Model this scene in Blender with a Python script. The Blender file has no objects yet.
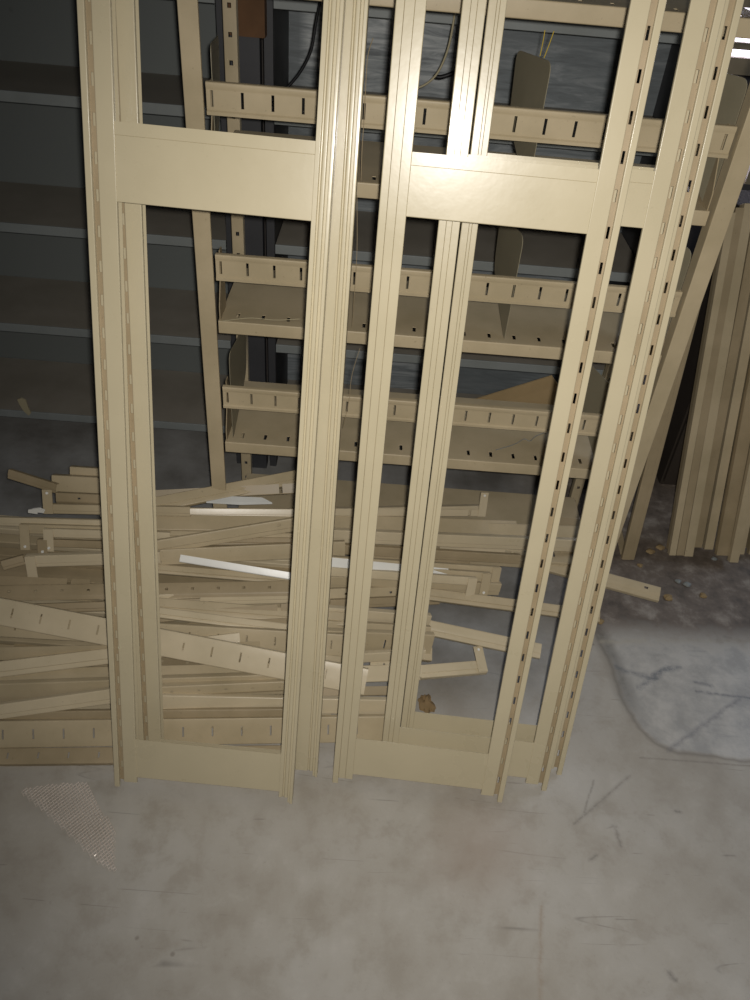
import bpy, bmesh, math, random
from mathutils import Vector, Matrix
R_ = math.radians
random.seed(7)
scn = bpy.context.scene
col = scn.collection

# ---------------------------------------------------------------- camera
cam_d = bpy.data.cameras.new('camera')
cam = bpy.data.objects.new('camera', cam_d); col.objects.link(cam)
cam_d.sensor_fit = 'VERTICAL'; cam_d.sensor_height = 36.0; cam_d.lens = 28.8
cam_d.clip_start = 0.02
cam.matrix_world = Matrix(((0.997007, -0.074377, -0.021089, 0), (0.030162, 0.625406, -0.779716, 0), (0.071182, 0.776747, 0.625778, 1.5), (0, 0, 0, 1)))
scn.camera = cam

# ---------------------------------------------------------------- light
world = bpy.data.worlds.new('world'); scn.world = world; world.use_nodes = True
wb = world.node_tree.nodes['Background']
wb.inputs[0].default_value = (0.72, 0.78, 0.9, 1); wb.inputs[1].default_value = 0.04

def lamp(name, kind, loc, energy, color=(1, 1, 1), size=None, aim=None, size_y=None):
    d = bpy.data.lights.new(name, kind); d.energy = energy; d.color = color
    o = bpy.data.objects.new(name, d); col.objects.link(o); o.location = loc
    if kind == 'AREA':
        d.shape = 'RECTANGLE'; d.size = size; d.size_y = size_y or size
    elif size: d.shadow_soft_size = size
    if aim is not None:
        o.rotation_euler = (Vector(aim) - Vector(loc)).to_track_quat('-Z', 'Y').to_euler()
    return o
# the flash of the camera, just right of and above its lens
fl = lamp('camera_flash', 'SPOT', (0.018, -0.01, 1.517), 78.0, (1.0, 0.965, 0.915), 0.010, (.42, 1.35, .50))
fl.data.spot_size = R_(120); fl.data.spot_blend = 1.0
# daylight from the open side of the building on the right
lamp('daylight_right', 'AREA', (3.3, 2.6, 2.5), 30.0, (0.68, 0.79, 1.0), 1.6, (1.1, 1.2, 0.0), 1.2)

vs = scn.view_settings
scn.display_settings.display_device = 'sRGB'
vs.view_transform = 'Standard'; vs.look = 'None'; vs.gamma = 1.0; vs.use_curve_mapping = False
vs.exposure = 0.0

# ---------------------------------------------------------------- materials
def s2l(c): 
    c = c/255.0
    return c/12.92 if c <= .04045 else ((c+.055)/1.055)**2.4
def rgb(r, g, b): return (s2l(r), s2l(g), s2l(b), 1)

def new_mat(name):
    m = bpy.data.materials.new(name); m.use_nodes = True
    nt = m.node_tree; b = nt.nodes['Principled BSDF']
    return m, nt, b
def N(nt, t, **k):
    n = nt.nodes.new(t)
    for a, v in k.items(): setattr(n, a, v)
    return n
def noise(nt, vec, scale, detail=4, rough=.55, dist=0):
    n = N(nt, 'ShaderNodeTexNoise'); n.inputs['Scale'].default_value = scale
    n.inputs['Detail'].default_value = detail; n.inputs['Roughness'].default_value = rough
    n.inputs['Distortion'].default_value = dist
    nt.links.new(vec, n.inputs['Vector']); return n.outputs['Fac']
def ramp(nt, fac, stops):
    r = N(nt, 'ShaderNodeValToRGB'); el = r.color_ramp.elements
    while len(el) < len(stops): el.new(0.5)
    for e, (p, c) in zip(el, stops): e.position = p; e.color = c if len(c) == 4 else (*c, 1)
    nt.links.new(fac, r.inputs[0]); return r.outputs[0]
def gray(v): return (v, v, v, 1)
def mix(nt, fac, a, b, mode='MIX'):
    m = N(nt, 'ShaderNodeMix', data_type='RGBA', blend_type=mode)
    if isinstance(fac, float): m.inputs[0].default_value = fac
    else: nt.links.new(fac, m.inputs[0])
    for s, i in ((a, 6), (b, 7)):
        if isinstance(s, tuple): m.inputs[i].default_value = s
        else: nt.links.new(s, m.inputs[i])
    return m.outputs[2]
def math_(nt, op, a, b=None, c=None, clamp=False):
    m = N(nt, 'ShaderNodeMath', operation=op, use_clamp=clamp)
    for i, v in enumerate((a, b, c)):
        if v is None: continue
        if isinstance(v, (int, float)): m.inputs[i].default_value = v
        else: nt.links.new(v, m.inputs[i])
    return m.outputs[0]

def paint(name, c, rough=.34, var=.10, dirt=.12, coat=.0, metallic=0.0, dirtcol=(0.12, 0.085, 0.05, 1)):
    m, nt, b = new_mat(name)
    tc = N(nt, 'ShaderNodeTexCoord').outputs['Object']
    geo = N(nt, 'ShaderNodeNewGeometry').outputs['Position']
    n1 = noise(nt, geo, 9, 5)
    dark = (c[0]*(1-var), c[1]*(1-var), c[2]*(1-var*1.15), 1)
    base = mix(nt, ramp(nt, n1, [(.35, gray(0)), (.65, gray(1))]), dark, c)
    n2 = noise(nt, geo, 120, 3, .7)
    sp = ramp(nt, n2, [(.66, gray(0)), (.74, gray(1))])
    base = mix(nt, math_(nt, 'MULTIPLY', sp, dirt), base, dirtcol)
    nt.links.new(base, b.inputs['Base Color'])
    rr = math_(nt, 'MULTIPLY_ADD', n1, .16, rough-.08)
    nt.links.new(rr, b.inputs['Roughness'])
    b.inputs['Metallic'].default_value = metallic; b.inputs['Specular IOR Level'].default_value = .36
    b.inputs['Coat Weight'].default_value = coat; b.inputs['Coat Roughness'].default_value = .14
    bp = N(nt, 'ShaderNodeBump'); bp.inputs['Strength'].default_value = .06; bp.inputs['Distance'].default_value = .002
    nt.links.new(noise(nt, geo, 60, 2), bp.inputs['Height']); nt.links.new(bp.outputs[0], b.inputs['Normal'])
    return m
M = {}
M['beige'] = paint('beige_enamel', rgb(192, 180, 150), .29, var=.05, dirt=.1, coat=.15)
M['beige2'] = paint('beige_enamel_dusty', rgb(184, 168, 137), .42, var=.16, dirt=.35)
M['beige3'] = paint('beige_enamel_scratched', rgb(200, 185, 155), .30, var=.12, dirt=.25)
M['tan'] = paint('tan_enamel_worn', rgb(164, 147, 117), .45, var=.2, dirt=.4)
M['bright'] = paint('bright_steel_and_glare', rgb(228, 226, 218), .3, var=.05)  # bright steel of rivets and clip; on heap strips, flash glare painted white
M['groove'] = paint('groove_enamel', rgb(166, 148, 118), .45, var=.15, dirt=.5)
M['grey'] = paint('dark_grey_enamel', rgb(150, 143, 131), .5, var=.14, dirt=.15)
M['greylip'] = paint('grey_enamel_lip', rgb(134, 138, 136), .45, var=.12, dirt=.2)
M['post'] = paint('dark_steel_post', rgb(62, 62, 64), .5)
M['rust'] = paint('rusty_brown', rgb(104, 74, 48), .8, var=.4, dirt=.5)
M['black'] = paint('black_rubber', rgb(22, 22, 24), .5, dirt=0)
M['cream'] = paint('cream_cable', rgb(170, 160, 130), .5, dirt=0)
M['yellow'] = paint('yellow_string', rgb(190, 165, 60), .7, dirt=0)
M['divider'] = paint('divider_greyed_beige', rgb(142, 134, 112), .45, var=.12)
M['clump'] = paint('crumbly_tan_rust', rgb(150, 124, 88), .9, var=.4, dirt=.5)
M['card'] = paint('brown_cardboard', rgb(150, 128, 92), .85, var=.15)
M['pale'] = paint('pale_plastic', rgb(205, 205, 200), .25)
M['dark'] = paint('dark_brown_paint', rgb(58, 50, 42), .7)
M['mesh'] = paint('pinkish_wire', rgb(216, 205, 194), .28, metallic=.2)

def back_mat():
    m, nt, b = new_mat('painted_plywood')
    geo = N(nt, 'ShaderNodeNewGeometry').outputs['Position']
    mp = N(nt, 'ShaderNodeMapping'); mp.inputs['Scale'].default_value = (1.2, 1, 9); nt.links.new(geo, mp.inputs[0])
    g = noise(nt, mp.outputs[0], 5, 6, .65, 1.2)
    w = noise(nt, geo, 2.3, 3)
    c = ramp(nt, g, [(.3, rgb(92, 96, 97)), (.5, rgb(118, 124, 126)), (.66, rgb(146, 150, 151))])
    c = mix(nt, ramp(nt, w, [(.4, gray(0)), (.62, gray(.7))]), c, rgb(96, 101, 102))
    sx0 = N(nt, 'ShaderNodeSeparateXYZ'); nt.links.new(geo, sx0.inputs[0])
    # a paler weathered board in the middle of the back
    bd = math_(nt, 'SUBTRACT', 1.0, math_(nt, 'ABSOLUTE', math_(nt, 'MULTIPLY', math_(nt, 'SUBTRACT', sx0.outputs[0], -.02), 4.6)), clamp=True)
    bd = math_(nt, 'MULTIPLY', ramp(nt, bd, [(.0, gray(0)), (.12, gray(1))]), ramp(nt, math_(nt, 'MULTIPLY', sx0.outputs[2], .5), [(.50, gray(.25)), (.55, gray(1))]))
    c = mix(nt, math_(nt, 'MULTIPLY', bd, .85), c, ramp(nt, g, [(.36, rgb(108, 112, 114)), (.5, rgb(160, 164, 164)), (.62, rgb(196, 198, 196))]))
    # darker, plainer grey steel towards the left bay
    sx = N(nt, 'ShaderNodeSeparateXYZ'); nt.links.new(geo, sx.inputs[0])
    f = math_(nt, 'MULTIPLY_ADD', sx.outputs[0], -6.0, -1.8, clamp=True)
    c = mix(nt, f, c, rgb(110, 114, 111))
    kn = N(nt, 'ShaderNodeTexVoronoi'); kn.inputs['Scale'].default_value = 7; nt.links.new(geo, kn.inputs['Vector'])
    c = mix(nt, ramp(nt, kn.outputs['Distance'], [(.02, gray(.8)), (.09, gray(0))]), c, rgb(40, 42, 44))
    nt.links.new(c, b.inputs['Base Color']); b.inputs['Roughness'].default_value = .55
    return m
M['back'] = back_mat()

def wall_mat():
    m, nt, b = new_mat('dark_masonry')
    geo = N(nt, 'ShaderNodeNewGeometry').outputs['Position']
    c = ramp(nt, noise(nt, geo, 3, 6, .6), [(.3, rgb(52, 47, 44)), (.7, rgb(88, 82, 78))])
    nt.links.new(c, b.inputs['Base Color']); b.inputs['Roughness'].default_value = .9
    return m
M['wall'] = wall_mat()

def floor_mat():
    m, nt, b = new_mat('worn_concrete')
    geo = N(nt, 'ShaderNodeNewGeometry').outputs['Position']
    sx = N(nt, 'ShaderNodeSeparateXYZ'); nt.links.new(geo, sx.inputs[0])
    X, Y = sx.outputs[0], sx.outputs[1]
    n1 = noise(nt, geo, 3.2, 8, .62); n2 = noise(nt, geo, 13, 9, .68, .12); n3 = noise(nt, geo, 90, 4, .7)
    c = ramp(nt, n1, [(.30, rgb(186, 180, 169)), (.5, rgb(200, 196, 188)), (.68, rgb(210, 208, 203))])
    c = mix(nt, ramp(nt, n2, [(.36, gray(.55)), (.5, gray(0))]), c, rgb(178, 171, 160))
    c = mix(nt, ramp(nt, n2, [(.55, gray(0)), (.7, gray(.5))]), c, rgb(218, 215, 209))
    c = mix(nt, ramp(nt, n3, [(.62, gray(0)), (.75, gray(.35))]), c, rgb(160, 153, 144))
    # thin dark scratches
    def scratch(ang, scale, lo, wd, off):
        mp = N(nt, 'ShaderNodeMapping'); mp.inputs['Rotation'].default_value = (0, 0, R_(ang))
        mp.inputs['Scale'].default_value = (scale*.07, scale, 1); mp.inputs['Location'].default_value = (off, off*1.7, 0)
        nt.links.new(geo, mp.inputs[0])
        v = noise(nt, mp.outputs[0], 5, 1, .4, .1)
        d = math_(nt, 'ABSOLUTE', math_(nt, 'SUBTRACT', v, .5))
        line = ramp(nt, d, [(.0, gray(1)), (wd, gray(0))])
        gate = ramp(nt, noise(nt, geo, 2.4+off, 3), [(lo, gray(0)), (lo+.06, gray(.55))])
        return math_(nt, 'MULTIPLY', line, gate)
    for a in ((62, 3.0, .56, .006, 1.3), (-20, 2.2, .58, .005, 4.1), (12, 1.6, .57, .004, 7.7)):
        c = mix(nt, scratch(*a), c, rgb(132, 128, 122))
    # small dark flecks
    vo = N(nt, 'ShaderNodeTexVoronoi'); vo.inputs['Scale'].default_value = 13; nt.links.new(geo, vo.inputs['Vector'])
    fl = ramp(nt, vo.outputs['Distance'], [(.03, gray(1)), (.07, gray(0))])
    c = mix(nt, math_(nt, 'MULTIPLY', fl, ramp(nt, noise(nt, geo, 6, 2), [(.5, gray(0)), (.56, gray(.5))])), c, rgb(126, 116, 106))
    # brownish stain near the right foot of the frames
    def blob(cx, cy, r0, r1, amp=.18):
        dx = math_(nt, 'SUBTRACT', X, cx); dy = math_(nt, 'SUBTRACT', Y, cy)
        d = math_(nt, 'SQRT', math_(nt, 'ADD', math_(nt, 'MULTIPLY', dx, dx), math_(nt, 'MULTIPLY', dy, dy)))
        d = math_(nt, 'MULTIPLY_ADD', n1, amp, d)
        return ramp(nt, d, [(r0, gray(1)), (r1, gray(0))])
    c = mix(nt, math_(nt, 'MULTIPLY', blob(.30, .80, .08, .24), .5), c, rgb(176, 156, 140))
    # repaired slab on the right: paler, glossier, with a curved edge
    wob = math_(nt, 'MULTIPLY', math_(nt, 'SUBTRACT', n1, .5), .06)
    ex = math_(nt, 'SUBTRACT', math_(nt, 'ADD', X, wob), math_(nt, 'MULTIPLY_ADD', math_(nt, 'SUBTRACT', Y, 1.05), -.12, .672))
    ey = math_(nt, 'SUBTRACT', math_(nt, 'ADD', Y, wob), 1.045)
    # rounded corner distance
    cx_ = math_(nt, 'MAXIMUM', math_(nt, 'SUBTRACT', .09, ex), 0.0); cy_ = math_(nt, 'MAXIMUM', math_(nt, 'SUBTRACT', .09, ey), 0.0)
    rd = math_(nt, 'SUBTRACT', .09, math_(nt, 'SQRT', math_(nt, 'ADD', math_(nt, 'MULTIPLY', cx_, cx_), math_(nt, 'MULTIPLY', cy_, cy_))))
    inside = ramp(nt, rd, [(0.0, gray(0)), (.012, gray(1))])
    edge = ramp(nt, math_(nt, 'ABSOLUTE', rd), [(.0, gray(1)), (.007, gray(0))])
    # broad dark smear along the slab's left edge
    lx = math_(nt, 'ABSOLUTE', math_(nt, 'SUBTRACT', ex, .012))
    smear = math_(nt, 'MULTIPLY', ramp(nt, lx, [(.004, gray(1)), (.03, gray(0))]), ramp(nt, math_(nt, 'MULTIPLY', Y, .5), [(.56, gray(0)), (.60, gray(1))]))
    smear = math_(nt, 'MULTIPLY', smear, ramp(nt, n2, [(.38, gray(.3)), (.55, gray(.8))]))
    yb = math_(nt, 'ADD', Y, math_(nt, 'MULTIPLY', math_(nt, 'SUBTRACT', n2, .5), .16))
    pale = ramp(nt, yb, [(.0, gray(1)), (1.0, gray(1))])
    inner = math_(nt, 'MULTIPLY', inside, math_(nt, 'SUBTRACT', 1.0, ramp(nt, math_(nt, 'MULTIPLY', yb, .5), [(.675, gray(0)), (.705, gray(1))])))
    c = mix(nt, math_(nt, 'MULTIPLY', inner, .55), c, mix(nt, ramp(nt, n2, [(.4, gray(0)), (.6, gray(1))]), rgb(184, 187, 189), rgb(228, 228, 226)))
    c = mix(nt, math_(nt, 'MULTIPLY', edge, .5), c, rgb(128, 122, 114))
    c = mix(nt, smear, c, rgb(128, 126, 120))
    # thin diagonal cracks and scuffs inside the slab
    def crack(x0, y0, x1, y1, wd, colr, amp=.035):
        nonlocal c
        L = math.hypot(x1-x0, y1-y0); ux, uy = (x1-x0)/L, (y1-y0)/L
        wx = math_(nt, 'ADD', math_(nt, 'SUBTRACT', X, x0), math_(nt, 'MULTIPLY', math_(nt, 'SUBTRACT', n2, .5), amp))
        wy = math_(nt, 'ADD', math_(nt, 'SUBTRACT', Y, y0), math_(nt, 'MULTIPLY', math_(nt, 'SUBTRACT', n1, .5), amp))
        s = math_(nt, 'ADD', math_(nt, 'MULTIPLY', wx, ux), math_(nt, 'MULTIPLY', wy, uy))
        d = math_(nt, 'ABSOLUTE', math_(nt, 'SUBTRACT', math_(nt, 'MULTIPLY', wy, ux), math_(nt, 'MULTIPLY', wx, uy)))
        over = math_(nt, 'MAXIMUM', math_(nt, 'SUBTRACT', s, L), math_(nt, 'MULTIPLY', s, -1.0))
        d = math_(nt, 'ADD', d, math_(nt, 'MAXIMUM', over, 0.0))
        m = ramp(nt, d, [(0.0, gray(.6)), (wd, gray(0))])
        m = math_(nt, 'MULTIPLY', m, ramp(nt, n3, [(.35, gray(.35)), (.55, gray(1))]))
        c = mix(nt, m, c, colr)
    crack(0.727, 1.052, 0.937, 1.213, 0.0080, rgb(136, 136, 140), 0.03)
    crack(0.704, 1.223, 0.800, 1.298, 0.0120, rgb(120, 126, 134), 0.08)
    crack(0.845, 1.253, 0.892, 1.248, 0.0090, rgb(96, 102, 112), 0.06)
    crack(0.839, 1.225, 0.973, 1.219, 0.0070, rgb(92, 98, 108), 0.05)
    crack(0.649, 1.284, 0.748, 1.256, 0.0120, rgb(118, 124, 132), 0.08)
    crack(0.751, 1.269, 0.821, 1.299, 0.0100, rgb(110, 118, 128), 0.06)
    crack(0.486, 0.868, 0.628, 0.988, 0.0050, rgb(140, 136, 130), 0.01)
    crack(0.512, 0.896, 0.547, 0.972, 0.0040, rgb(146, 142, 136), 0.01)
    crack(0.575, 0.870, 0.572, 0.827, 0.0060, rgb(140, 134, 128), 0.03)
    crack(0.506, 0.794, 0.520, 0.805, 0.0060, rgb(130, 126, 120), 0.03)
    crack(0.660, 1.034, 0.909, 1.033, 0.0040, rgb(150, 144, 136), 0.01)
    crack(0.635, 1.366, 0.754, 1.384, 0.0120, rgb(206, 200, 184), 0.06)
    crack(0.780, 1.386, 1.041, 1.417, 0.0100, rgb(200, 196, 184), 0.06)
    crack(0.397, 0.701, 0.372, 0.525, 0.0060, rgb(176, 160, 142), 0.02)
    crack(0.610, 0.598, 0.620, 0.584, 0.0070, rgb(128, 124, 120), 0.03)
    crack(0.706, 0.912, 0.716, 0.911, 0.0050, rgb(110, 106, 102), 0.03)
    # dark dirty ground beyond the slab
    xl = ramp(nt, math_(nt, 'MULTIPLY', math_(nt, 'ADD', X, wob), .5), [(.22, gray(0)), (.31, gray(1))])
    far = math_(nt, 'MULTIPLY', ramp(nt, math_(nt, 'MULTIPLY', yb, .5), [(.69, gray(0)), (.725, gray(1))]), xl)
    dirt = ramp(nt, n2, [(.34, rgb(66, 54, 44)), (.52, rgb(118, 104, 92)), (.68, rgb(172, 164, 154))])
    c = mix(nt, math_(nt, 'MULTIPLY', far, .86), c, dirt)
    # grime plus painted-in ambient shade on the floor under and behind the shelving
    grime_shade = math_(nt, 'MULTIPLY', ramp(nt, math_(nt, 'MULTIPLY', yb, .5), [(.525, gray(0)), (.64, gray(.7))]), math_(nt, 'SUBTRACT', 1.0, xl))
    c = mix(nt, grime_shade, c, ramp(nt, n1, [(.35, rgb(96, 98, 100)), (.65, rgb(176, 180, 184))]))
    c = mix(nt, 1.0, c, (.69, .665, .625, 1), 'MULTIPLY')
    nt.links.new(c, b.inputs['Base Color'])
    r = math_(nt, 'MULTIPLY_ADD', inner, -.22, .66)
    r = math_(nt, 'ADD', r, math_(nt, 'MULTIPLY', math_(nt, 'SUBTRACT', n2, .5), .3), clamp=True)
    nt.links.new(r, b.inputs['Roughness'])
    bp = N(nt, 'ShaderNodeBump'); bp.inputs['Strength'].default_value = .25; bp.inputs['Distance'].default_value = .004
    h = math_(nt, 'ADD', n2, math_(nt, 'MULTIPLY', n3, .3)); nt.links.new(h, bp.inputs['Height'])
    nt.links.new(bp.outputs[0], b.inputs['Normal'])
    return m
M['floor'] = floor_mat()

def emit(name, c, s):
    m, nt, b = new_mat(name)
    b.inputs['Base Color'].default_value = (.8, .8, .8, 1)
    b.inputs['Emission Color'].default_value = c; b.inputs['Emission Strength'].default_value = s
    return m
M['sky_pane'] = emit('daylit_pane', (.86, .82, 1, 1), 3.0)

# ---------------------------------------------------------------- builders
def link(name, me, mat, parent=None, mw=None, smooth=True):
    if mat is not None: me.materials.append(mat)
    if smooth:
        me.shade_smooth()
        me.set_sharp_from_angle(angle=R_(50))
    o = bpy.data.objects.new(name, me); col.objects.link(o)
    if smooth and not name.startswith(('cable', 'wire', 'string', 'rust')):
        wn = o.modifiers.new('face_normals', 'WEIGHTED_NORMAL'); wn.keep_sharp = True; wn.weight = 100
    if parent is not None: o.parent = parent
    if mw is not None: o.matrix_world = mw
    return o
def from_bm(name, bm, mat, parent=None, mw=None, smooth=True):
    bmesh.ops.recalc_face_normals(bm, faces=bm.faces)
    me = bpy.data.meshes.new(name); bm.to_mesh(me); bm.free()
    return link(name, me, mat, parent, mw, smooth)
def tag(o, label=None, cat=None, group=None, kind=None):
    if label: o['label'] = label
    if cat: o['category'] = cat
    if group: o['group'] = group
    if kind: o['kind'] = kind
    return o
def empty(name, mw):
    o = bpy.data.objects.new(name, None); o.empty_display_size = .05; col.objects.link(o)
    o.matrix_world = mw if isinstance(mw, Matrix) else Matrix.Translation(Vector(mw))
    return o
def box(bm, x0, x1, y0, y1, z0, z1):
    vs_ = [bm.verts.new((x, y, z)) for x in (x0, x1) for y in (y0, y1) for z in (z0, z1)]
    for q in ((0, 1, 3, 2), (4, 6, 7, 5), (0, 4, 5, 1), (2, 3, 7, 6), (0, 2, 6, 4), (1, 5, 7, 3)):
        bm.faces.new([vs_[i] for i in q])
def rounded(prof, r=.0016):
    """round the folds of an open profile; returns points and, for each segment, the index of the straight run it came from"""
    out = [Vector(prof[0])]; idx = []
    for i in range(1, len(prof)-1):
        a, b, c = Vector(prof[i-1]), Vector(prof[i]), Vector(prof[i+1])
        u, v = (a-b), (c-b)
        if u.length < 3*r or v.length < 3*r or abs(u.normalized().dot(v.normalized())) > .98:
            out.append(b); idx.append(i-1); continue
        p, q = b+u.normalized()*r, b+v.normalized()*r
        m = b+(u.normalized()+v.normalized())*r*.29
        out += [p, m, q]; idx += [i-1, -1, -1]
    out.append(Vector(prof[-1])); idx.append(len(prof)-2)
    return out, idx
def sheet(bm, prof, l0, l1, f, holes=None, r=.0016, t=.0012):
    """folded sheet metal: an open profile run from l0 to l1, holes = {run: [(a, b), ...]}, solid with thickness t"""
    pts, idx = rounded(prof, r)
    br = {l0, l1}
    for hs in (holes or {}).values():
        for a, b in hs:
            if a > l0 and b < l1: br |= {a, b}
    br = sorted(br)
    # offset points for thickness
    offs = []
    for i, p in enumerate(pts):
        ns = []
        for j in (i-1, i):
            if 0 <= j < len(pts)-1:
                d = (pts[j+1]-pts[j]).normalized(); ns.append(Vector((-d.y, d.x)))
        n = sum(ns, Vector((0, 0)))
        n = n.normalized() if n.length > 1e-6 else ns[0]
        offs.append(p+n*t)
    g0 = [[bm.verts.new(f(l, p.x, p.y)) for p in pts] for l in br]
    g1 = [[bm.verts.new(f(l, p.x, p.y)) for p in offs] for l in br]
    nL, nP = len(br)-1, len(pts)-1
    solid = [[True]*nP for _ in range(nL)]
    for k in range(nL):
        mid = (br[k]+br[k+1])/2
        for j in range(nP):
            if idx[j] in (holes or {}) and any(a < mid < b for a, b in holes[idx[j]]): solid[k][j] = False
    S = lambda k, j: 0 <= k < nL and 0 <= j < nP and solid[k][j]
    for k in range(nL):
        for j in range(nP):
            if not solid[k][j]: continue
            bm.faces.new((g0[k][j], g0[k+1][j], g0[k+1][j+1], g0[k][j+1]))
            bm.faces.new((g1[k][j], g1[k][j+1], g1[k+1][j+1], g1[k+1][j]))
            if not S(k-1, j): bm.faces.new((g0[k][j], g0[k][j+1], g1[k][j+1], g1[k][j]))
            if not S(k+1, j): bm.faces.new((g0[k+1][j], g1[k+1][j], g1[k+1][j+1], g0[k+1][j+1]))
            if not S(k, j-1): bm.faces.new((g0[k][j], g1[k][j], g1[k+1][j], g0[k+1][j]))
            if not S(k, j+1): bm.faces.new((g0[k][j+1], g0[k+1][j+1], g1[k+1][j+1], g1[k][j+1]))
    for v in [v for v in bm.verts if not v.link_faces]: bm.verts.remove(v)
def plate(bm, poly, t, f):
    """flat plate with thickness t; f maps (a, b, depth) to a point"""
    a = [bm.verts.new(f(p[0], p[1], 0)) for p in poly]; b = [bm.verts.new(f(p[0], p[1], t)) for p in poly]
    bm.faces.new(a); bm.faces.new(b[::-1]); n = len(poly)
    for i in range(n): bm.faces.new((a[i], b[i], b[(i+1) % n], a[(i+1) % n]))
def tube(name, pts, r, mat, parent=None, steps=10, sides=8):
    P = [Vector(p) for p in pts]; path = []
    Q = [P[0]*2-P[1]]+P+[P[-1]*2-P[-2]]
    for i in range(1, len(Q)-2):
        for s in range(steps):
            t = s/steps; a, b, c, d = Q[i-1], Q[i], Q[i+1], Q[i+2]
            path.append(.5*((2*b)+(c-a)*t+(2*a-5*b+4*c-d)*t*t+(3*b-a-3*c+d)*t**3))
    path.append(P[-1])
    bm = bmesh.new(); rings = []
    for i, p in enumerate(path):
        d = (path[min(i+1, len(path)-1)]-path[max(i-1, 0)]).normalized()
        u = d.cross(Vector((.31, .77, .55))).normalized(); v = d.cross(u)
        rings.append([bm.verts.new(p+(u*math.cos(2*math.pi*k/sides)+v*math.sin(2*math.pi*k/sides))*r) for k in range(sides)])
    for a, b in zip(rings, rings[1:]):
        for k in range(sides): bm.faces.new((a[k], a[(k+1) % sides], b[(k+1) % sides], b[k]))
    bm.faces.new(rings[0][::-1]); bm.faces.new(rings[-1])
    return from_bm(name, bm, mat, parent)

# ---------------------------------------------------------------- the room
def struct(name, bm, mat):
    o = from_bm(name, bm, mat, smooth=False); o['kind'] = 'structure'; return o
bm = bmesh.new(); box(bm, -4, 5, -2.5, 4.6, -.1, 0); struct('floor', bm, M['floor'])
bm = bmesh.new(); box(bm, -4, .73, 2.36, 2.48, 0, 3.2); struct('wall_back', bm, M['wall'])
WX0, WX1, WZ0, WZ1 = 1.30, 2.60, .86, 1.62
VX0, VX1, VZ0, VZ1 = 1.62, 2.10, .40, .52
bm = bmesh.new()
box(bm, .73, WX0, 4.0, 4.12, 0, 3.2); box(bm, WX1, 5, 4.0, 4.12, 0, 3.2); box(bm, WX0, WX1, 4.0, 4.12, WZ1, 3.2)
box(bm, WX0, WX1, 4.0, 4.12, VZ1, WZ0); box(bm, WX0, WX1, 4.0, 4.12, 0, VZ0)
box(bm, WX0, VX0, 4.0, 4.12, VZ0, VZ1); box(bm, VX1, WX1, 4.0, 4.12, VZ0, VZ1)
struct('wall_far', bm, M['wall'])
bm = bmesh.new(); box(bm, .61, .73, 2.48, 4.12, 0, 3.2); struct('wall_side', bm, M['wall'])
# low window with broad slats, daylight behind it
bm = bmesh.new(); box(bm, WX0, WX1, 4.09, 4.10, WZ0, WZ1); struct('window_1', bm, M['sky_pane'])
bm = bmesh.new()
for (z0, z1) in ((.955, .982), (1.018, 1.068), (1.11, 1.15), (1.24, 1.28), (1.40, 1.44), (1.58, 1.62)):
    box(bm, WX0, WX1, 4.0, 4.03, z0, z1)
box(bm, WX0, WX1, 3.99, 4.03, .86, .925)
struct('trim_1', bm, M['tan'])
bm = bmesh.new(); box(bm, VX0, VX1, 4.09, 4.10, VZ0, VZ1); struct('low_bright_gap', bm, M['sky_pane'])  # low glowing gap in the far wall, put in for small bright spots
bm = bmesh.new()
for k in range(5): box(bm, VX0+.02+.1*k, VX0+.05+.1*k, 4.0, 4.03, VZ0, VZ1)
struct('trim_2', bm, M['tan'])

# ---------------------------------------------------------------- grey wall shelving behind everything
def grey_unit(x0, x1, zs, zt, label):
    root = empty('shelving_unit', (x0, 2.0, 0)); tag(root, label, 'shelving unit')
    F = lambda l, a, b: (l, a, b)
    for z in zs:
        bm = bmesh.new()
        sheet(bm, [(2.002, z), (2.303, z)], x0+.002, x1-.002, F)
        sh = from_bm('shelf', bm, M['grey'], root, Matrix())
        bm = bmesh.new(); sheet(bm, [(2.012, z-.021), (2.0, z-.021), (2.0, z+.0012), (2.003, z+.0012)], x0+.002, x1-.002, F, r=.0008)
        from_bm('front_lip', bm, M['greylip'], sh, Matrix())
    bm = bmesh.new(); box(bm, x0, x1, 2.305, 2.325, .0, zt); o = from_bm('back_panel', bm, M['back'], root, Matrix())
    for (xa, xb) in ((x0-.02, x0), (x1, x1+.02)):
        bm = bmesh.new(); box(bm, xa, xb, 2.0, 2.32, 0, zt); from_bm('side_panel', bm, M['post'], root, Matrix())
    return root
ZS = [.132, .42, .705, 1.017, 1.25, 1.56]
grey_unit(-1.75, -.385, ZS, 1.9, 'dark grey steel shelving bay along the wall at the left, empty')
grey_unit(-.262, .70, ZS, 1.9, 'grey shelving bay with plywood-looking back behind the beige shelf rack')
bm = bmesh.new(); box(bm, -.355, -.290, 1.985, 2.02, 0, 1.175)
tag(from_bm('post', bm, M['post']), 'dark square post standing between the two grey shelving bays', 'post')
bm = bmesh.new(); box(bm, -.352, -.275, 1.965, 2.03, 1.176, 1.25)
bmesh.ops.bevel(bm, geom=bm.edges[:], offset=.003, segments=1)
tag(from_bm('wood_block', bm, M['rust'], smooth=False), 'rusty brown block on top of the dark post', 'block')
# dark cabinet the right-hand panels lean on
root = empty('cabinet', (.96, 2.04, 0)); tag(root, 'low dark cabinet behind the panels leaning at the right', 'cabinet')
bm = bmesh.new(); box(bm, .96, 1.5, 2.06, 2.34, 0, .84); bmesh.ops.bevel(bm, geom=bm.edges[:], offset=.004, segments=2)
from_bm('body', bm, M['dark'], root, Matrix())
for k in range(2):
    bm = bmesh.new(); box(bm, .965+k*.27, 1.228+k*.27, 2.045, 2.059, .02, .82); d = from_bm('door', bm, M['dark'], root, Matrix())
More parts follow.
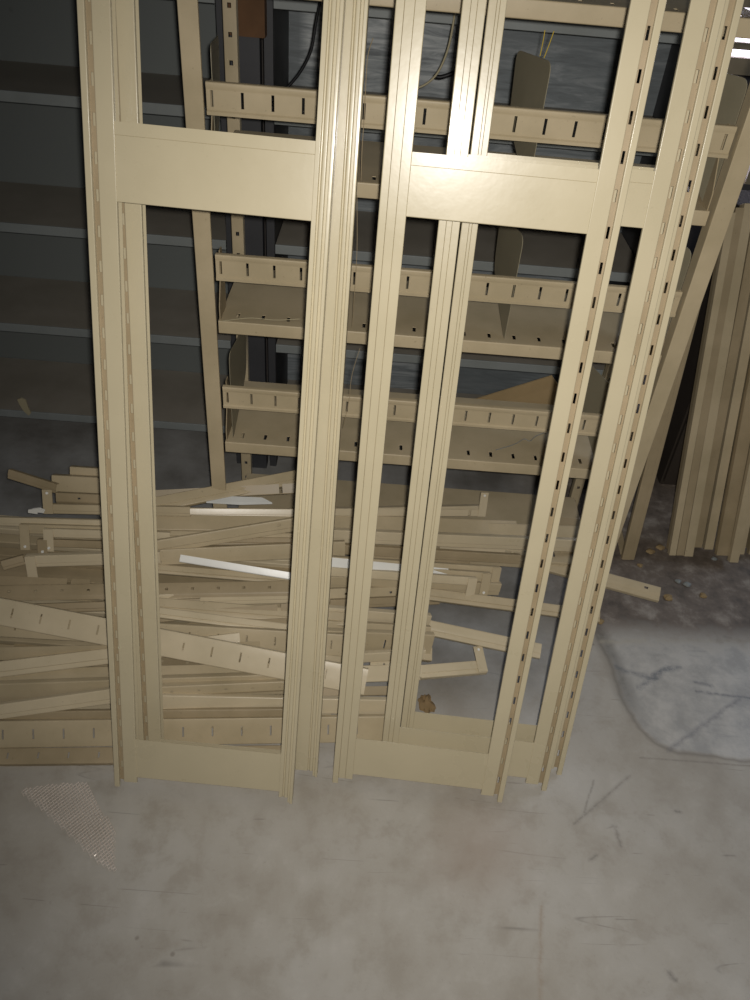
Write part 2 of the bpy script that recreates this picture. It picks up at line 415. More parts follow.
# things on the grey shelves
bm = bmesh.new(); box(bm, -.05, .28, 2.02, 2.05, 1.2522, 1.42); bmesh.ops.bevel(bm, geom=bm.edges[:], offset=.004, segments=2)
tag(from_bm('panel', bm, M['pale']), 'pale glossy panel standing on the upper grey shelf', 'panel')

# ---------------------------------------------------------------- beige shelf rack (behind the leaning frames)
UX0, UX1, UY = -.311, .602, 1.49
rack = empty('shelf_rack', (UX0, UY, 0))
tag(rack, 'beige steel shelf rack with slotted divider rails, standing behind the leaning frames', 'shelf rack')
V = lambda l, a, b: (a, b, l)
def post(x0, w, y0, dep, holes=None, top=2.3):
    bm = bmesh.new()
    if holes:
        sheet(bm, [(x0, y0+dep), (x0, y0), (x0+w*.36, y0), (x0+w*.64, y0), (x0+w, y0), (x0+w, y0+dep)], 0, top, V, {2: holes})
    else:
        sheet(bm, [(x0+.003, y0+dep), (x0, y0+dep), (x0, y0), (x0+w, y0), (x0+w, y0+.006)], 0, top, V)
    from_bm('upright', bm, M['beige2'], rack, Matrix())
post(-.346, .033, 1.476, .035); post(.606, .034, 1.476, .035)
hl = [(.05+k*.05, .059+k*.05) for k in range(44)]
post(-.334, .027, 1.80, .02, hl); post(.604, .027, 1.80, .02, hl)
F = lambda l, a, b: (l, a, b)
zsh = [.146, .44, .74, 1.037, 1.34, 1.635, 1.93]
pitch = .0522
for i, z in enumerate(zsh):
    hs = []; k = UX0+.032
    while k < UX1-.02: hs.append((k, k+.0065)); k += pitch
    bm = bmesh.new()
    sheet(bm, [(UY+.01, z-.026), (UY, z-.026), (UY, z), (UY+.020, z), (UY+.040, z), (UY+.272, z)], UX0, UX1, F, {3: hs})
    from_bm('shelf', bm, M['beige2'], rack, Matrix())
    if i == 0: continue
    z0 = z+(.095 if i != 2 else .090); z1 = z0+.050
    hs = []; k = UX0+.008
    while k < UX1-.005: hs.append((k, k+.005)); k += pitch
    bm = bmesh.new()
    sheet(bm, [(UY+.010, z0), (UY-.003, z0), (UY-.003, z0+.004), (UY, z0+.0065), (UY, z0+.012), (UY, z0+.038), (UY, z0+.0415), (UY-.0015, z0+.043), (UY-.0015, z1), (UY+.008, z1)], UX0+.001, UX1-.001, F, {4: hs})
    from_bm('slotted_rail', bm, M['beige2'], rack, Matrix())
    for xx in (UX0+.002, UX1-.0045):
        bm = bmesh.new()
        plate(bm, [(UY+.003, z+.001), (UY+.003, z+.03), (UY+.03, z+.09), (UY+.03, z1-.003), (UY+.05, z1-.003), (UY+.07, z+.06), (UY+.07, z+.001)], .002, lambda a, b, c, xx=xx: (xx+c, a, b))
        from_bm('end_bracket', bm, M['tan'], rack, Matrix())

# loose divider plates hooked into the rails
def rnd_poly(pts, rad):
    out = []
    n = len(pts)
    for i in range(n):
        a, b, c = Vector(pts[i-1]), Vector(pts[i]), Vector(pts[(i+1) % n]); r = rad[i]
        if r == 0: out.append(b); continue
        p = b+(a-b).normalized()*r; q = b+(c-b).normalized()*r
        for k in range(6):
            t = k/5; out.append(p*(1-t)**2+b*2*t*(1-t)+q*t*t)
    return out
div_poly = rnd_poly([(.0, .0), (.012, .0), (.16, .085), (.178, .202), (.0, .215)], [0, 0, .03, .022, .022])
def divider(x, z, yaw, label, sc=1.0):
    bm = bmesh.new()
    plate(bm, [(p[0]*sc, p[1]*sc) for p in div_poly], .0012, lambda a, b, c: (c, a, b))
    mw = Matrix.Translation((x, UY+.018, z+.0014)) @ Matrix.Rotation(R_(yaw), 4, 'Z')
    tag(from_bm('divider_plate', bm, M['divider'], None, mw, smooth=False), label, 'divider')
divider(.268, 1.037, 12, 'tall rounded divider plate in the middle of the upper shelf, strings above it')
divider(.277, .74, 8, 'pointed divider plate hanging through the slotted rail of the middle shelf')
divider(.603, 1.037, 16, 'rounded divider plate at the right end of the upper shelf')
divider(.603, .74, 18, 'rounded divider plate at the right end of the middle shelf')
divider(-.303, 1.037, 6, 'greyish divider plate at the left end of the upper shelf', .92)
divider(-.297, .44, -3, 'dark curved divider plate at the left end of the lower shelf')
divider(.545, .44, 14, 'small divider plate at the right end of the lower shelf', .9)

# ---------------------------------------------------------------- leaning frames
def lean_frame(label, bl, br_dir, lean, tilt, L, W=.352, plain=None, pw=.046, lift=.005, backed=False, mid=(1.114, 1.222), low=(.027, .122)):
    u = Vector((br_dir[0], br_dir[1], 0)).normalized()
    yv = Vector((0, 0, 1)).cross(u)
    v = Vector((0, 0, 1))*math.cos(lean)+yv*math.sin(lean)
    u2 = (u*math.cos(tilt)+v*math.sin(tilt)); v2 = (v*math.cos(tilt)-u*math.sin(tilt))
    away = v2.cross(u2)*1.0
    mw = Matrix(((u2.x, away.x, v2.x, bl[0]), (u2.y, away.y, v2.y, bl[1]), (u2.z, away.z, v2.z, lift), (0, 0, 0, 1)))
    root = empty('shelving_end_frame', mw)
    tag(root, label, 'metal frame', 'beige ladder frames leaning on the rack')
    sl = [(.045+k*.0508, .062+k*.0508) for k in range(int((L-.1)/.0508))]
    for side in (0, 1):
        S = (lambda a: a) if side == 0 else (lambda a: W-a)
        bm = bmesh.new()
        Fz = lambda l, a, b: (S(a), b, l)
        ps = 1 if side == 0 else 1
        if side == plain and side == 1:
            sheet(bm, [(.0, .022), (0, 0), (.0055, 0), (.0065, .003), (.010, .003)], 0, L, Fz, t=.0012)
            sheet(bm, [(.010, .003), (.011, 0), (.0165, 0), (.0175, .003), (.020, .003), (.021, 0), (pw, 0), (pw, .022)], .015, L, Fz, t=.0012, r=.0008)
        elif side == plain:
            sheet(bm, [(0, .022), (0, 0), (.0115, 0), (.0118, .0015)], 0, L, Fz, t=.0012)
            sheet(bm, [(.0118, .0015), (.0125, 0), (pw*.62, 0), (pw*.62+.0005, .0012), (pw*.62+.001, 0), (pw, 0), (pw, .006)], .015, L, Fz, t=.0012, r=.0012)
        else:
            sheet(bm, [(0, .022), (0, 0), (.0105, 0), (.0105, .007)], 0, L, Fz, t=.0012)
            sheet(bm, [(.0195, .007), (.0195, 0), (.046, 0), (.046, .006)], .015, L, Fz, t=.0012)
            if plain == 1 or backed: sheet(bm, [(.0, .0205), (.046, .0205)], .015, L, Fz, t=.0012)
            gm = bmesh.new()
            sheet(gm, [(.0105, .0062), (.0132, .0062), (.0172, .0062), (.0195, .0062)], .015, L, Fz, {1: sl}, t=.0012)
            from_bm('slotted_track', gm, M['groove'], root, mw)
        from_bm('upright', bm, M['beige'], root, mw)
    Fx = lambda l, a, b: (l, b, a)
    for (z0, z1) in (low, mid, (L-.1, L)):
        bm = bmesh.new()
        if z0 > .5: pr = [(z0, .02), (z0, .0012), (z1-.0180, .0012), (z1-.0176, .0018), (z1-.0172, .0012), (z1, .0012), (z1, .003)]
        else: pr = [(z0, .02), (z0, .0012), (z1, .0012), (z1, .003)]
        sheet(bm, pr, (pw if plain == 0 else .046)-.0005, W-(pw if plain == 1 else .046)+.0005, Fx, t=.0012)
        from_bm('crossbar', bm, M['beige'], root, mw)
    return root
lean_frame('leftmost beige slotted frame, front one of the left pair', (-.447, .881), (.357, -.011), R_(15.5), R_(-.35), 2.14, W=.360, plain=1, pw=.028)
lean_frame('beige frame mostly hidden behind the leftmost frame', (-.412, .942), (.357, -.011), R_(14.6), R_(0.2), 2.02, W=.370, backed=True, plain=1, mid=(1.12, 1.185), low=(.015, .06))
lean_frame('frontmost beige slotted frame of the right group of three', (-.010, .922), (.348, -.022), R_(13.4), R_(.4), 2.06, plain=0, pw=.041, mid=(1.116, 1.204))
lean_frame('beige slotted frame in the middle of the right group of three', (.086, .954), (.348, -.022), R_(13.9), R_(.62), 2.0, plain=0, pw=.033, mid=(1.118, 1.198))
lean_frame('rearmost beige slotted frame of the right group, furthest right', (.124, .994), (.348, -.022), R_(14.0), R_(.55), 1.94, plain=0, pw=.026, mid=(1.122, 1.192))

# ---------------------------------------------------------------- pile of loose bars
def basis(A, B, Nv):
    A, B, Nv = Vector(A), Vector(B), Vector(Nv)
    x = (B-A).normalized(); z = (Nv-x*Nv.dot(x)).normalized(); y = z.cross(x)
    return Matrix(((x.x, y.x, z.x, A.x), (x.y, y.y, z.y, A.y), (x.z, y.z, z.z, A.z), (0, 0, 0, 1))), (B-A).length
def bar(A, B, Nv, w, kind, mat='beige2', name=None, label=None, group=None, tab=None, cat=None):
    mw, L = basis(A, B, Nv)
    h = w/2; bm = bmesh.new(); F0 = lambda l, a, b: (l, a, b)
    d = min(.013, w*.5)
    if kind == 'slotted':
        ps = [(k, k+.0035) for k in [.03+.0608*i for i in range(int((L-.04)/.0608)+1)] if k+.01 < L]
        sheet(bm, [(-h, -d), (-h, 0), (-h*.35, 0), (h*.42, 0), (h, 0), (h, -d)], 0, L, F0, {2: ps})
    elif kind == 'channel':
        sheet(bm, [(-h, -d), (-h, -.002), (-h*.35, -.002), (-h*.25, 0), (h, 0), (h, -d)], 0, L, F0)
    elif kind == 'holes':
        ps = [(k, k+.006) for k in [.05+.056*i for i in range(int((L-.06)/.056)+1)] if k+.01 < L]
        sheet(bm, [(-h, -d*.3), (-h*.6, 0), (-h*.05, 0), (h*.3, 0), (h, 0), (h, -d)], 0, L, F0, {2: ps})
    elif kind == 'onehole':
        sheet(bm, [(-h, -d), (-h, -.002), (-h*.35, -.002), (-h*.25, 0), (h*.2, 0), (h*.55, 0), (h, 0), (h, -d*.5)], 0, L, F0, {4: [(L-.040, L-.031)]})
    elif kind == 'angle':
        sheet(bm, [(-h, -d*1.2), (-h, 0), (h, 0)], 0, L, F0, {1: [(L-.05, L-.042)]})
    elif kind == 'tube':
        sheet(bm, [(-h+.001, -d*1.4), (-h, -d*1.4), (-h, 0), (h, 0), (h, -d*1.4), (-h+.002, -d*1.4)], 0, L, F0, r=.002)
    nm = name or {'slotted': 'slotted_rail', 'channel': 'channel_bar', 'holes': 'perforated_rail', 'onehole': 'channel_bar', 'angle': 'angle_bar', 'tube': 'box_bar'}[kind]
    ct = cat or {'slotted': 'slotted rail', 'channel': 'metal bar', 'holes': 'metal rail', 'onehole': 'metal bar', 'angle': 'angle bar', 'tube': 'metal bar'}[kind]
    if not tab:
        return tag(from_bm(nm, bm, M[mat], None, mw), label, ct, group)
    root = empty(name or 'bracket_bar', mw); tag(root, label, 'bracket', group)
    from_bm('arm', bm, M[mat], root, mw)
    bm = bmesh.new()
    end, sgn, ln = tab      # end 0/1, direction across the bar, length
    x0, x1 = (-.001, .021) if end == 0 else (L-.021, L+.001)
    y0, y1 = (-h, ln+h) if sgn > 0 else (-ln-h, h)
    pts = [(x0, y0), (x1, y0), (x1, y1), (x0, y1)]
    plate(bm, pts, .0025, lambda a, b, c: (a, b, c+.0004)); bmesh.ops.bevel(bm, geom=bm.edges[:], offset=.0006, segments=1)
    tb = from_bm('end_tab', bm, M[mat], root, mw)
    bm = bmesh.new(); bmesh.ops.create_cone(bm, cap_ends=True, segments=12, radius1=.0035, radius2=.0028, depth=.002)
    ry = (y1-.008) if sgn > 0 else (y0+.008)
    bmesh.ops.translate(bm, verts=bm.verts, vec=((x0+x1)/2, ry, .0036)); rv = from_bm('rivet', bm, M['bright'], tb, mw)
    return root
BARS = [
    ((-0.8277, 0.9129, 0.0140), (-0.0818, 0.9701, 0.0291), (0, -0.3, 0.95), 0.0316, 'slotted', {'label': 'lowest slotted rail, lying on the concrete at the front foot of the heap', 'mat': 'tan'}),
    ((-0.8456, 0.9443, 0.0385), (0.0963, 1.0319, 0.0457), (0, -0.83, 0.56), 0.0551, 'slotted', {'label': 'wide slotted rail second from the bottom at the front of the heap'}),
    ((-0.8244, 0.9771, 0.0595), (-0.0890, 1.0329, 0.0797), (0, -0.89, 0.46), 0.0179, 'channel', {'label': 'thin channel just above the two front slotted rails', 'mat': 'tan'}),
    ((-0.4096, 1.0219, 0.0928), (0.1241, 1.0714, 0.0690), (0, -0.91, 0.41), 0.0353, 'channel', {'label': 'smooth light bar above the wide front slotted rail, below the holed rail', 'mat': 'beige3'}),
    ((-0.4123, 1.0379, 0.1051), (-0.0939, 1.0760, 0.1147), (0, -0.96, 0.27), 0.0255, 'holes', {'label': 'narrow rail with small holes near the foot of the left opening'}),
    ((-0.8347, 0.9593, 0.0662), (-0.3882, 1.0438, 0.1102), (0, -0.89, 0.46), 0.0312, 'channel', {'label': 'bar sloping up to the right at the lower left, dark gap under it', 'mat': 'beige3'}),
    ((-0.8530, 1.0082, 0.0817), (-0.0947, 1.0843, 0.1107), (0, -0.96, 0.29), 0.0498, 'channel', {'label': 'broad dull bar across the lower left of the heap'}),
    ((-0.8406, 1.0378, 0.1011), (-0.0864, 1.1073, 0.1232), (0, -0.37, 0.93), 0.0418, 'channel', {'label': 'broad plain bar just under the diagonal slotted rail'}),
    ((-0.8549, 1.0316, 0.1138), (-0.2303, 1.1422, 0.1714), (0, -0.73, 0.69), 0.0310, 'channel', {'label': 'light bar rising to the right below the diagonal slotted rail', 'mat': 'beige3'}),
    ((-0.8496, 1.0768, 0.1333), (-0.1861, 1.1320, 0.1620), (0, -0.96, 0.27), 0.0324, 'angle', {'label': 'thin angle bar at the left under the diagonal slotted rail'}),
    ((-0.8562, 1.1220, 0.1848), (0.0104, 1.1572, 0.1602), (0, -0.84, 0.54), 0.0475, 'slotted', {'label': 'slotted rail lying directly beneath the long diagonal slotted rail'}),
    ((-0.8577, 1.1483, 0.2235), (0.0452, 1.0737, 0.1462), (0, -0.72, 0.69), 0.0536, 'slotted', {'label': 'long diagonal slotted rail sloping down to the right over the heap', 'mat': 'beige3'}),
    ((-0.8162, 1.4627, 0.3220), (-0.6989, 1.4371, 0.3087), (0, -0.9, 0.42), 0.0214, 'channel', {'label': 'short bar poking up out of the heap at the far left', 'mat': 'tan'}),
    ((-0.7143, 1.4551, 0.3080), (-0.5849, 1.4577, 0.3094), (0, -0.9, 0.42), 0.0407, 'tube', {'label': 'thick box end at the top left of the heap', 'name': 'box_bar'}),
    ((-0.6798, 1.4853, 0.3237), (-0.6097, 1.4858, 0.3240), (0, -0.9, 0.42), 0.0240, 'tube', {'label': 'small block-like bar end on top of the thick box end at left'}),
    ((-0.7148, 1.3913, 0.2849), (-0.3844, 1.4083, 0.2937), (0, -0.9, 0.42), 0.0214, 'channel', {'label': 'bracket with upright end tab at the upper left of the heap', 'tab': (0, 1, 0.0356)}),
    ((-0.6939, 1.4172, 0.2984), (-0.5479, 1.4211, 0.3004), (0, -0.9, 0.42), 0.0238, 'holes', {'label': 'short rail with two round holes at the upper left', 'mat': 'tan'}),
    ((-0.9383, 1.3512, 0.2640), (-0.4692, 1.3714, 0.2745), (0, -0.9, 0.42), 0.0189, 'channel', {'label': 'long thin light-edged bar at the top left of the heap', 'mat': 'beige3'}),
    ((-0.7569, 1.3446, 0.2606), (-0.4662, 1.3563, 0.2667), (0, -0.9, 0.42), 0.0212, 'channel', {'label': 'bracket with downward tab below the top left bar, left one', 'tab': (0, -1, 0.0378)}),
    ((-0.6996, 1.3356, 0.2619), (-0.4186, 1.3467, 0.2677), (0, -0.9, 0.42), 0.0188, 'channel', {'label': 'bracket with longer downward tab just right of the similar one', 'mat': 'beige3', 'tab': (0, -1, 0.033)}),
    ((-0.7132, 1.3246, 0.2402), (-0.3954, 1.3359, 0.2461), (0, -0.9, 0.42), 0.0166, 'channel', {'label': 'dull bracket bar behind the two tabs at left', 'mat': 'tan', 'tab': (0, -1, 0.019)}),
    ((-0.7180, 1.2635, 0.2384), (-0.4294, 1.2915, 0.2530), (0, -0.95, 0.31), 0.0268, 'channel', {'label': 'bright hooked bracket sticking out left of the leftmost frame', 'mat': 'beige3', 'tab': (0, -1, 0.0486)}),
    ((-0.9010, 1.2317, 0.2019), (-0.5759, 1.2413, 0.2069), (0, -0.45, 0.89), 0.0203, 'angle', {'label': 'angle bar running behind the hooked bracket at left', 'mat': 'tan'}),
    ((-0.9028, 1.1862, 0.1982), (-0.1359, 1.2547, 0.2257), (0, -0.45, 0.89), 0.0333, 'holes', {'label': 'rail with spaced holes crossing the heap at mid height on the left', 'mat': 'tan'}),
    ((-0.8757, 1.1588, 0.1740), (-0.3282, 1.2127, 0.2020), (0, -0.73, 0.68), 0.0193, 'channel', {'label': 'thin bar under the holed rail at mid height on the left', 'mat': 'tan'}),
    ((-0.7752, 1.2649, 0.2192), (-0.7309, 1.2804, 0.2272), (0, -0.9, 0.42), 0.0210, 'channel', {'label': 'stub of dark bar at the left edge of the heap', 'mat': 'tan'}),
    ((-0.4768, 1.4135, 0.3014), (-0.0742, 1.5741, 0.3203), (0, -0.56, 0.83), 0.0324, 'channel', {'label': 'bar tilted up to the right along the top of the heap'}),
    ((-0.5540, 1.4410, 0.2957), (-0.1412, 1.5104, 0.3075), (0, -0.78, 0.63), 0.0237, 'angle', {'label': 'flat angle on the top of the heap behind the tilted bar', 'mat': 'tan'}),
    ((-0.5878, 1.3937, 0.2861), (-0.0170, 1.4888, 0.2560), (0, -0.8, 0.6), 0.0213, 'channel', {'label': 'top straight bar with a bright streak at its right part', 'mat': 'beige3'}),
    ((-0.5625, 1.3793, 0.2737), (-0.0387, 1.4551, 0.2476), (0, -0.36, 0.93), 0.0396, 'tube', {'label': 'wide plain bar across the top of the left opening'}),
    ((-0.5584, 1.3570, 0.2570), (-0.1284, 1.3930, 0.2552), (0, -0.54, 0.84), 0.0167, 'channel', {'label': 'thin bar under the wide plain bar near the top'}),
    ((-0.5324, 1.3415, 0.2490), (-0.1274, 1.3840, 0.2508), (0, -0.59, 0.81), 0.0164, 'channel', {'label': 'thin dark-edged bar under two thin ones near the top', 'mat': 'tan'}),
    ((-0.4975, 1.2994, 0.2571), (-0.1426, 1.3926, 0.2911), (0, -0.95, 0.3), 0.0322, 'onehole', {'label': 'bar with one round hole rising to the right in the left opening'}),
    ((-0.5390, 1.2833, 0.2437), (-0.0220, 1.3864, 0.2340), (0, -0.9, 0.44), 0.0356, 'channel', {'label': 'broad bar just above the white strip'}),
    ((-0.4743, 1.2833, 0.2287), (-0.0500, 1.3070, 0.1981), (0, -0.49, 0.87), 0.0187, 'channel', {'label': 'thin shadowed bar under the white strip'}),
    ((-0.3862, 1.2966, 0.2526), (-0.0835, 1.2910, 0.2201), (0, -0.7, 0.71), 0.0156, 'angle', {'label': 'thin strip in the left opening, flash glare put into its white colour', 'mat': 'bright'}),
    ((-0.4993, 1.2002, 0.2005), (-0.0470, 1.2680, 0.1959), (0, -0.91, 0.41), 0.0284, 'channel', {'label': 'plain bar just below the holed rail in the left opening', 'mat': 'beige3'}),
    ((-0.4538, 1.1948, 0.2077), (-0.0093, 1.2207, 0.1753), (0, -0.47, 0.88), 0.0292, 'channel', {'label': 'bar sloping gently down to the right in the left opening'}),
    ((-0.4511, 1.1727, 0.1812), (-0.1106, 1.2286, 0.1951), (0, -0.82, 0.57), 0.0200, 'angle', {'label': 'angle bar crossing under the gently sloping bar', 'mat': 'tan'}),
    ((-0.4288, 1.1787, 0.2023), (-0.0064, 1.1824, 0.1624), (0, -0.46, 0.89), 0.0200, 'channel', {'label': 'narrow bar above the diagonal slotted rail', 'mat': 'beige3'}),
    ((-0.4260, 1.1547, 0.1719), (-0.1073, 1.1979, 0.1801), (0, -0.34, 0.94), 0.0208, 'channel', {'label': 'short dull bar under the narrow bar over the diagonal rail', 'mat': 'tan'}),
    ((-0.1339, 1.4432, 0.2797), (0.3194, 1.6184, 0.1906), (0, -0.94, 0.34), 0.0263, 'channel', {'label': 'bar at the top right of the heap with a bright left end', 'mat': 'beige3'}),
    ((-0.0631, 1.4563, 0.2536), (0.4139, 1.5743, 0.1791), (0, -0.53, 0.85), 0.0392, 'tube', {'label': 'plain box bar ending near the right frames, hole in its end'}),
    ((0.1098, 1.5224, 0.1976), (0.6328, 1.5821, 0.1731), (0, -0.54, 0.84), 0.0373, 'channel', {'label': 'bar running behind the right frames at the top of the heap'}),
    ((-0.0832, 1.4134, 0.2447), (0.6042, 1.5337, 0.1686), (0, -0.97, 0.24), 0.0330, 'channel', {'label': 'long light bar below the box bar on the right', 'mat': 'beige3'}),
    ((-0.0647, 1.4690, 0.2741), (0.3295, 1.5993, 0.2006), (0, -0.9, 0.42), 0.0179, 'angle', {'label': 'bracket with a tab standing up at the top right of the heap', 'mat': 'beige3', 'tab': (1, 1, 0.0461)}),
    ((-0.1035, 1.3805, 0.2344), (0.4169, 1.4843, 0.1507), (0, -0.94, 0.34), 0.0235, 'channel', {'label': 'thin bar in the middle of the right half of the heap', 'mat': 'tan'}),
    ((-0.0096, 1.3975, 0.2089), (0.2893, 1.4638, 0.1504), (0, -0.6, 0.8), 0.0247, 'holes', {'label': 'short holed rail with two holes in the right opening', 'mat': 'tan'}),
    ((-0.0764, 1.3344, 0.2388), (0.3571, 1.4167, 0.1681), (0, -0.9, 0.42), 0.0223, 'channel', {'label': 'bracket bar with end tab, rearmost of three on the right', 'tab': (1, -1, 0.0272)}),
    ((-0.0526, 1.3239, 0.2355), (0.3300, 1.3899, 0.1712), (0, -0.9, 0.42), 0.0221, 'channel', {'label': 'bracket bar with end tab, middle of three on the right', 'tab': (1, -1, 0.0344)}),
    ((-0.0510, 1.2998, 0.2399), (0.2931, 1.3642, 0.1795), (0, -0.9, 0.42), 0.0194, 'channel', {'label': 'bracket bar with end tab, nearest of three on the right', 'mat': 'beige3', 'tab': (1, -1, 0.0413)}),
    ((-0.0970, 1.3041, 0.2683), (0.2252, 1.3746, 0.1922), (0, -0.7, 0.71), 0.0207, 'angle', {'label': 'strip ending at the right brackets, painted white for flash glare', 'mat': 'bright'}),
    ((-0.0954, 1.3015, 0.2021), (0.3610, 1.3918, 0.1317), (0, -0.97, 0.26), 0.0323, 'channel', {'label': 'dull bar under the three right bracket bars'}),
    ((-0.1137, 1.2579, 0.1994), (0.1633, 1.3516, 0.1453), (0, -0.78, 0.63), 0.0277, 'holes', {'label': 'holed rail in the middle of the heap between the frames'}),
    ((-0.0456, 1.2585, 0.1768), (0.2129, 1.3454, 0.1296), (0, -0.86, 0.52), 0.0215, 'channel', {'label': 'short bar between the frames with a dark end', 'mat': 'tan'}),
    ((0.1145, 1.3419, 0.1569), (0.5970, 1.3336, 0.1265), (0, -0.53, 0.85), 0.0266, 'channel', {'label': 'bar sloping down behind the right frames to the floor'}),
    ((-0.1095, 1.2183, 0.1901), (0.1875, 1.2748, 0.1269), (0, -0.96, 0.28), 0.0313, 'channel', {'label': 'bar in the middle of the heap crossing the gap between frames', 'mat': 'beige3'}),
    ((-0.0628, 1.1970, 0.1663), (0.1878, 1.2452, 0.1188), (0, -0.86, 0.51), 0.0326, 'channel', {'label': 'broad bar end in the middle gap'}),
    ((-0.1243, 1.1546, 0.1653), (0.1927, 1.2172, 0.1101), (0, -0.97, 0.25), 0.0583, 'slotted', {'label': 'slotted rail end seen through the middle gap'}),
    ((-0.0989, 1.1215, 0.1379), (0.1771, 1.1959, 0.1024), (0, -0.95, 0.32), 0.0228, 'channel', {'label': 'light bar through the middle gap below the slotted rail end', 'mat': 'beige3'}),
    ((-0.0967, 1.1031, 0.1139), (0.1677, 1.1643, 0.0805), (0, -0.6, 0.8), 0.0345, 'channel', {'label': 'pale bar low in the middle gap', 'mat': 'beige3'}),
    ((-0.0937, 1.0769, 0.0931), (0.1601, 1.1272, 0.0631), (0, -0.65, 0.76), 0.0192, 'angle', {'label': 'angle bar low in the middle gap above the front rails', 'mat': 'tan'}),
    ((0.1064, 1.2783, 0.1215), (0.4517, 1.2467, 0.0859), (0, -0.49, 0.87), 0.0330, 'onehole', {'label': 'two-toned bar with one hole reaching out on the floor at right', 'mat': 'beige3'}),
    ((0.1110, 1.2032, 0.1039), (0.1950, 1.2121, 0.0887), (0, -0.48, 0.88), 0.0298, 'tube', {'label': 'stubby bar end in front of the two-toned bar'}),
    ((0.3197, 1.5327, 0.1483), (0.7674, 1.4291, 0.1214), (0, -0.4, 0.9), 0.0355, 'onehole', {'label': 'bar reaching furthest right on the dirty floor, hole near its end'}),
    ((0.1232, 1.1636, 0.0730), (0.3224, 1.2060, 0.0674), (0, -0.3, 0.95), 0.0289, 'channel', {'label': 'small bracket on the floor at right with its tab pointing up', 'mat': 'beige3', 'tab': (1, 1, 0.0338)}),
    ((0.0536, 1.1594, 0.1018), (0.1722, 1.1674, 0.0806), (0, -0.4, 0.92), 0.0274, 'slotted', {'label': 'short slotted end beside the small floor bracket', 'mat': 'beige3'}),
    ((0.2153, 1.5164, 0.1561), (0.3811, 1.5158, 0.1559), (0, -0.61, 0.8), 0.0233, 'tube', {'label': 'small box bar end beside the right bracket bars'}),
    ((0.2166, 1.3688, 0.1057), (0.3145, 1.3712, 0.1063), (0, -0.82, 0.58), 0.0123, 'channel', {'label': 'tiny bar end under the sloping bar at right', 'mat': 'tan'}),
    ((0.4949, 1.6239, 0.1720), (0.6404, 1.6179, 0.1705), (0, -0.35, 0.94), 0.0272, 'angle', {'label': 'angle end seen between the right frames', 'mat': 'tan'}),
    ((0.5258, 1.5293, 0.1474), (0.6318, 1.5502, 0.1528), (0, -0.86, 0.52), 0.0182, 'channel', {'label': 'thin bar end seen between the right frames above the floor bar', 'mat': 'tan'}),
]
for b in BARS: bar(*b[:5], **b[5])
